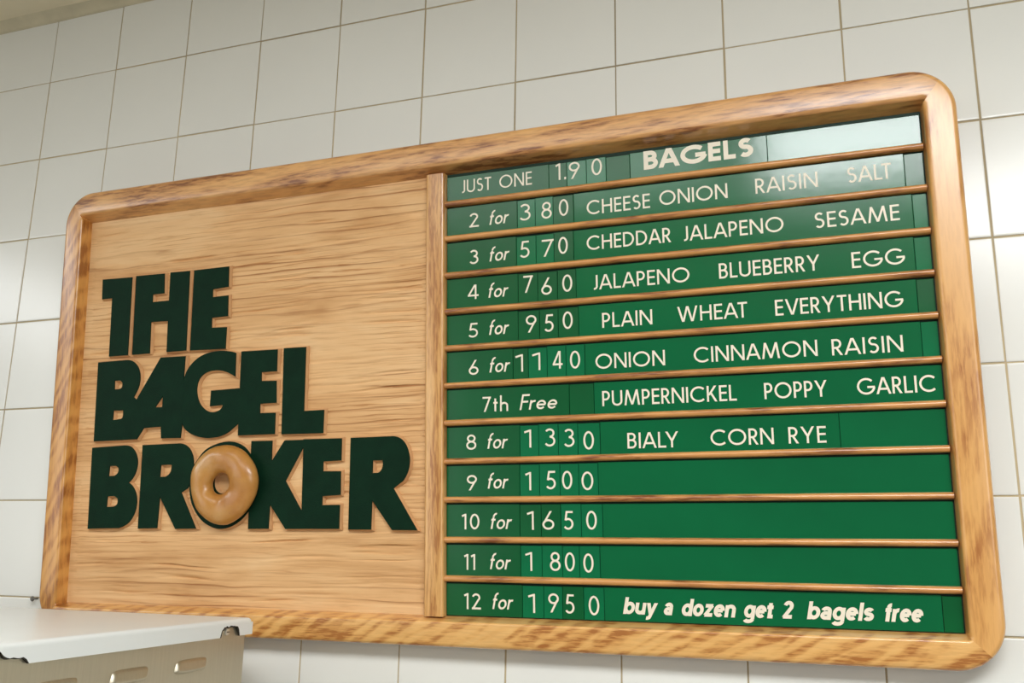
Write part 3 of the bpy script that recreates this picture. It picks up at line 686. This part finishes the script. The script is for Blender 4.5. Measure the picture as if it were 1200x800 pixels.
# ---------------------------------------------------------------- green cards and strips, each a thing of its own
ROWN = ['JUST ONE', '2 for', '3 for', '4 for', '5 for', '6 for', '7th Free', '8 for', '9 for', '10 for', '11 for', '12 for']
ORD = ['first', 'second', 'third', 'fourth']
rail_v = [(467, 467)]+list(RAILS)+[(22, 22)]
rs = random.Random(21)
for r in range(12):
    E = EDGES[r][:]; E[0] = DR+.4; E[-1] = UR-28.0
    nd = 0
    for ci in range(len(E)-1):
        a, b = E[ci]+.2, E[ci+1]-.2
        ws = [w for w in WORDS[r] if a-4 < (w[1]+w[2])/2 < b+4 and a <= (w[1]+w[2])/2 <= b]
        uc = (a+b)/2
        vlo = rail_v[r+1][0]+(rail_v[r+1][1]-rail_v[r+1][0])*(uc-E[0])/(E[-1]-E[0])
        vhi = rail_v[r][0]+(rail_v[r][1]-rail_v[r][0])*(uc-E[0])/(E[-1]-E[0])
        v0 = vlo+2.4 if r < 11 else 26.4; v1 = min(vhi-4.3, 450.4)
        narrow = b-a < 32
        if narrow: v1 -= rs.uniform(0, .8)
        z0, z1 = -14.2, -12.6+rs.uniform(-.1, .1)
        # card slab with softened front edges, slightly turned in its track
        bm = bmesh.new()
        e = .25
        rings = []
        for z, i in ((z0, 0), (z1-e, 0), (z1, e)):
            rings.append([bm.verts.new((mm(x), mm(y), mm(z))) for x, y in ((a-uc+i, i), (b-uc-i, i), (b-uc-i, v1-v0-i), (a-uc+i, v1-v0-i))])
        for p, q in zip(rings, rings[1:]):
            for i in range(4): bm.faces.new((p[i], p[(i+1) % 4], q[(i+1) % 4], q[i]))
        bm.faces.new(rings[-1]); bm.faces.new(rings[0][::-1])
        txt = ' '.join(w[0] for w in ws)
        st = ws[0][5] if ws else ''
        digit = st == 'd'
        qty = st in ('q', 'i', 's')
        name = 'digit_card' if digit else ('quantity_card' if qty else ('blank_card' if narrow and not ws else ('filler_strip' if not ws else 'name_strip')))
        if qty: m_ = M['card_deep']
        elif narrow: m_ = M['card_light'] if rs.random() < .55 else M['card_deep']
        else: m_ = M['card']
        tilt = Matrix.Rotation(rs.uniform(-1, 1)*(.008 if narrow else .002), 4, 'Y') @ Matrix.Rotation(rs.uniform(-1, 1)*.0015, 4, 'X')
        o = link(name, bm_mesh(bm, name), m_, None, BM @ Matrix.Translation((mm(uc), mm(v0), 0)) @ (Matrix.Translation((0, 0, mm(z1))) @ tilt @ Matrix.Translation((0, 0, -mm(z1)))))
        rn = ROWN[r]
        if digit:
            lab = 'green card with white %s, %s price digit in the %s row' % (txt.replace('.', ' and a point'), ORD[nd], rn); nd += 1
            tag(o, lab, 'number card', 'price digit cards')
        elif qty: tag(o, 'green card reading %s in white at the left end of its row' % txt, 'sign card', 'quantity cards')
        elif ws: tag(o, ('green strip with white words %s' % txt) if r else 'green strip with bold white heading BAGELS in the top row', 'sign strip', 'lettered strips')
        elif narrow and ci == len(E)-2: tag(o, 'blank green end card at the right end of the %s row' % rn, 'sign card', 'blank cards')
        elif narrow: tag(o, 'narrow blank green card before %s in the %s row' % ('BAGELS' if r == 0 else 'PUMPERNICKEL', rn), 'sign card', 'blank cards')
        else: tag(o, 'long blank green strip at the right of the %s row' % rn, 'sign strip', 'blank strips')
        if ws:
            for w in ws:
                V, F = [], []
                zt = mm(z1+.12)
                t_, u0, u1, va, vb, sty = w
                base = (va+vb)/2
                cap, t, tr, sh = STY[sty]
                for q, P in enumerate(word_polys(t_, u0, u1, base, cap, t, tr, sh, GB if sty == 'h' else G)):   # overlapping strokes lie a hair apart
                    k = len(V); V += [(mm(p.x-uc), mm(p.y-v0), zt+(q % 40)*2.5e-6) for p in P]; F.append(tuple(range(k, k+len(P))))
                me = mesh('lettering', V, F)
                bm = bmesh.new(); bm.from_mesh(me)
                for f in bm.faces:
                    f.normal_update()
                    if f.normal.z < 0: f.normal_flip()
                bm.to_mesh(me); bm.free()
                link('lettering', me, M['ink'], o)

# ---------------------------------------------------------------- steel appliance with a white lid, at the wall below the board
YAW = math.radians(1.5)
app = bpy.data.objects.new('steel_appliance', None); C.objects.link(app)
TOPZ = 1.6386
app.location = (-0.2183, -0.08, 0); app.rotation_euler = (0, 0, YAW)
tag(app, 'stainless steel cabinet with chipped white lid, standing below the left end of the menu board', 'cabinet')
WID, DEP, LIP = .46, .46, .0144
# body: panels with rounded upright corners and a recessed toe
def rrect(x0, x1, y0, y1, r, n=5):
    P = []
    for cx, cy, a0 in ((x1-r, y1-r, 0), (x0+r, y1-r, 90), (x0+r, y0+r, 180), (x1-r, y0+r, 270)):
        for i in range(n+1):
            t = math.radians(a0+90*i/n); P.append((cx+r*math.cos(t), cy+r*math.sin(t)))
    return P
def prism(rings, caps=True):
    V, F = [], []; n = len(rings[0][0])
    for P, z in rings: V += [(x, y, z) for x, y in P]
    for k in range(len(rings)-1):
        for i in range(n): F.append((k*n+i, k*n+(i+1) % n, (k+1)*n+(i+1) % n, (k+1)*n+i))
    if caps: F += [tuple(range(n-1, -1, -1)), tuple((len(rings)-1)*n+i for i in range(n))]
    return V, F
R1 = rrect(-WID+.004, -.0022, -DEP+.004, -.0040, .006); R0 = rrect(-WID+.03, -.03, -DEP+.05, -.03, .006)
V, F = prism([(R0, 0), (R0, .09), (R1, .09), (R1, TOPZ-.003)])
link('body', clean(mesh('body', V, F), smooth_angle=math.radians(35)), M['steel'], app)
def notch(s0, s1, h, humps, seed):
    r = random.Random(seed); N = 16; out = []
    for i in range(N+1):
        f = i/N; s = s0+(s1-s0)*f
        if humps == 1: z = h*max(0, 1-(2*f-1)**4)**.5
        else: z = h*(1-abs(2*f-1)**6)*(.55+.85*math.exp(-((f-.62)/.13)**2)+.12*math.exp(-((f-.2)/.12)**2))
        if 0 < i < N: z += r.uniform(-.0006, .0006)
        else: z = 0
        out.append((s, z))
    return out
N1 = notch(.0200, .0485, .0088, 1, 1); N2 = notch(.258, .301, .0072, 2, 2)
def lid():
    zt, zb, r = TOPZ, TOPZ-LIP, .0035
    pts = [(0, zb)]                                # outline in (s = distance from the back, z)
    for n_ in (N1, N2): pts += [(s, zb+z) for s, z in n_]
    pts += [(DEP, zb), (DEP, zt-r), (0, zt-r)]
    tri = tessellate_polygon([[Vector((s, z, 0)) for s, z in pts]])
    V, F = [], []
    for x in (0, -.0012): V += [(x, -s, z) for s, z in pts]
    n = len(pts)
    for t in tri: F.append(tuple(t)); F.append(tuple(i+n for i in t)[::-1])
    for i in range(n): F.append((i, (i+1) % n, n+(i+1) % n, n+i))
    me = mesh('lid', V, F); bm = bmesh.new(); bm.from_mesh(me)
    # rounded shoulder, slightly crowned top and the three plain skirts
    rings = []
    for i in range(6):
        t = math.radians(90*i/5); ins = r*(1-math.cos(t)); z = zt-r+r*math.sin(t)
        rings.append([bm.verts.new((x, y, z)) for x, y in rrect(-WID+ins, -ins, -DEP+ins, -ins, .004-ins*.8)])
    low = [bm.verts.new((v.co.x, v.co.y, zb)) for v in rings[0]]
    m_ = len(low)
    for a, b in zip(rings, rings[1:]):
        for i in range(m_): bm.faces.new((a[i], a[(i+1) % m_], b[(i+1) % m_], b[i]))
    for i in range(m_):
        if abs(low[i].co.x) < 1e-5 and abs(low[(i+1) % m_].co.x) < 1e-5: continue
        bm.faces.new((low[i], low[(i+1) % m_], rings[0][(i+1) % m_], rings[0][i]))
    bm.faces.new(rings[-1])
    bmesh.ops.recalc_face_normals(bm, faces=bm.faces)
    bm.to_mesh(me); bm.free()
    tag(link('lid', me, M['lid'], app), 'white enamelled lid with two chipped notches in its lip')
lid()
for nn, sc, zc in ((N1, .0375, .0042), (N2, .2865, .0052)):
    V, F = [], []; zb = TOPZ-LIP
    for i, (s, z) in enumerate(nn):
        w = .0004+.0008*math.sin(i*2.1)**2
        cs = (nn[0][0]+nn[-1][0])/2; dx, dz = s-cs, z+.002; L = math.hypot(dx, dz)
        for x in (.0003, -.0016):
            V += [(x, -(s+dx/L*w*.3), zb+z+dz/L*w*.3), (x, -(s-dx/L*w), zb+max(z-dz/L*w, -.0004))]
    k = len(nn)
    for i in range(k-1):
        a, b = i*4, i*4+4
        F += [(a, a+1, b+1, b), (a+2, b+2, b+3, a+3), (a, b, b+2, a+2), (a+1, a+3, b+3, b+1)]
    tag(link('chipped_rim', clean(mesh('chipped_rim', V, F)), M['rim'], app), 'blackened chipped edge of the lid notch')
    P = [(.0024*math.cos(a*math.pi/8), .0024*math.sin(a*math.pi/8)) for a in range(16)]
    V, F = [], []
    for x, q in ((-.0024, 1.2), (-.0006, 1.2), (-.0001, .9)): V += [(x, -sc+a*q, zb+zc+b*q) for a, b in P]
    for j in range(2):
        for i in range(16): F.append((j*16+i, j*16+(i+1) % 16, (j+1)*16+(i+1) % 16, (j+1)*16+i))
    F.append(tuple(range(32, 48)))
    scw = link('screw', clean(mesh('screw', V, F)), M['screw'], app)
    bm = bmesh.new(); box(bm, -.0005, .0000, -sc-.0019, -sc+.0019, zb+zc-.00035, zb+zc+.00035)
    link('screw_slot', bm_mesh(bm, 'screw_slot'), M['rim'], scw)
def louver(s, zc, w, h):
    """pressed hood: slanted rounded outline, steep lower lip, soft upper slope"""
    V, F = [], []; NR, NA = 8, 48; ex = 5.0
    for k in range(NR+1):
        f = k/NR; q = 1-f*.92 if k < NR else 0
        ht = .0026*min(1, f*2.4)**.6
        for a in range(NA):
            t = 2*math.pi*a/NA; c, sn = math.cos(t), math.sin(t)
            yy = math.copysign(abs(c)**(2/ex), c)*(w/2-h/2*(1-q)); zz = math.copysign(abs(sn)**(2/ex), sn)*h/2*q
            V.append((-.0024+ht*(1-.45*(zz/(h/2))), -s+yy+.30*zz, TOPZ+zc+zz))
    for k in range(NR):
        for a in range(NA): F.append((k*NA+a, k*NA+(a+1) % NA, (k+1)*NA+(a+1) % NA, (k+1)*NA+a))
    return clean(mesh('louver', V, F, smooth=True))
for s in (.0835, .157, .2305): link('louver', louver(s, -.0335, .040, .0112), M['steel'], app)
for cx, cy in ((-.06, -.07), (-.40, -.07), (-.06, -.38), (-.40, -.38)): pass

# ---------------------------------------------------------------- small nail in the joint beside the board
V, F = prism([([(.0022*math.cos(i*math.pi/6), .0022*math.sin(i*math.pi/6)) for i in range(12)], 0),
              ([(.0030*math.cos(i*math.pi/6), .0030*math.sin(i*math.pi/6)) for i in range(12)], .0012),
              ([(.0011*math.cos(i*math.pi/6), .0011*math.sin(i*math.pi/6)) for i in range(12)], .0018),
              ([(.0011*math.cos(i*math.pi/6), .0011*math.sin(i*math.pi/6)) for i in range(12)], .014)])
nail = link('nail', clean(mesh('nail', V, F)), M['nailhead'])
nail.location = (-0.5600, -.008, Z0-6*T-.001); nail.rotation_euler = (math.radians(-90), 0, 0)
tag(nail, 'small dull nail in the tile joint left of the board corner', 'nail')
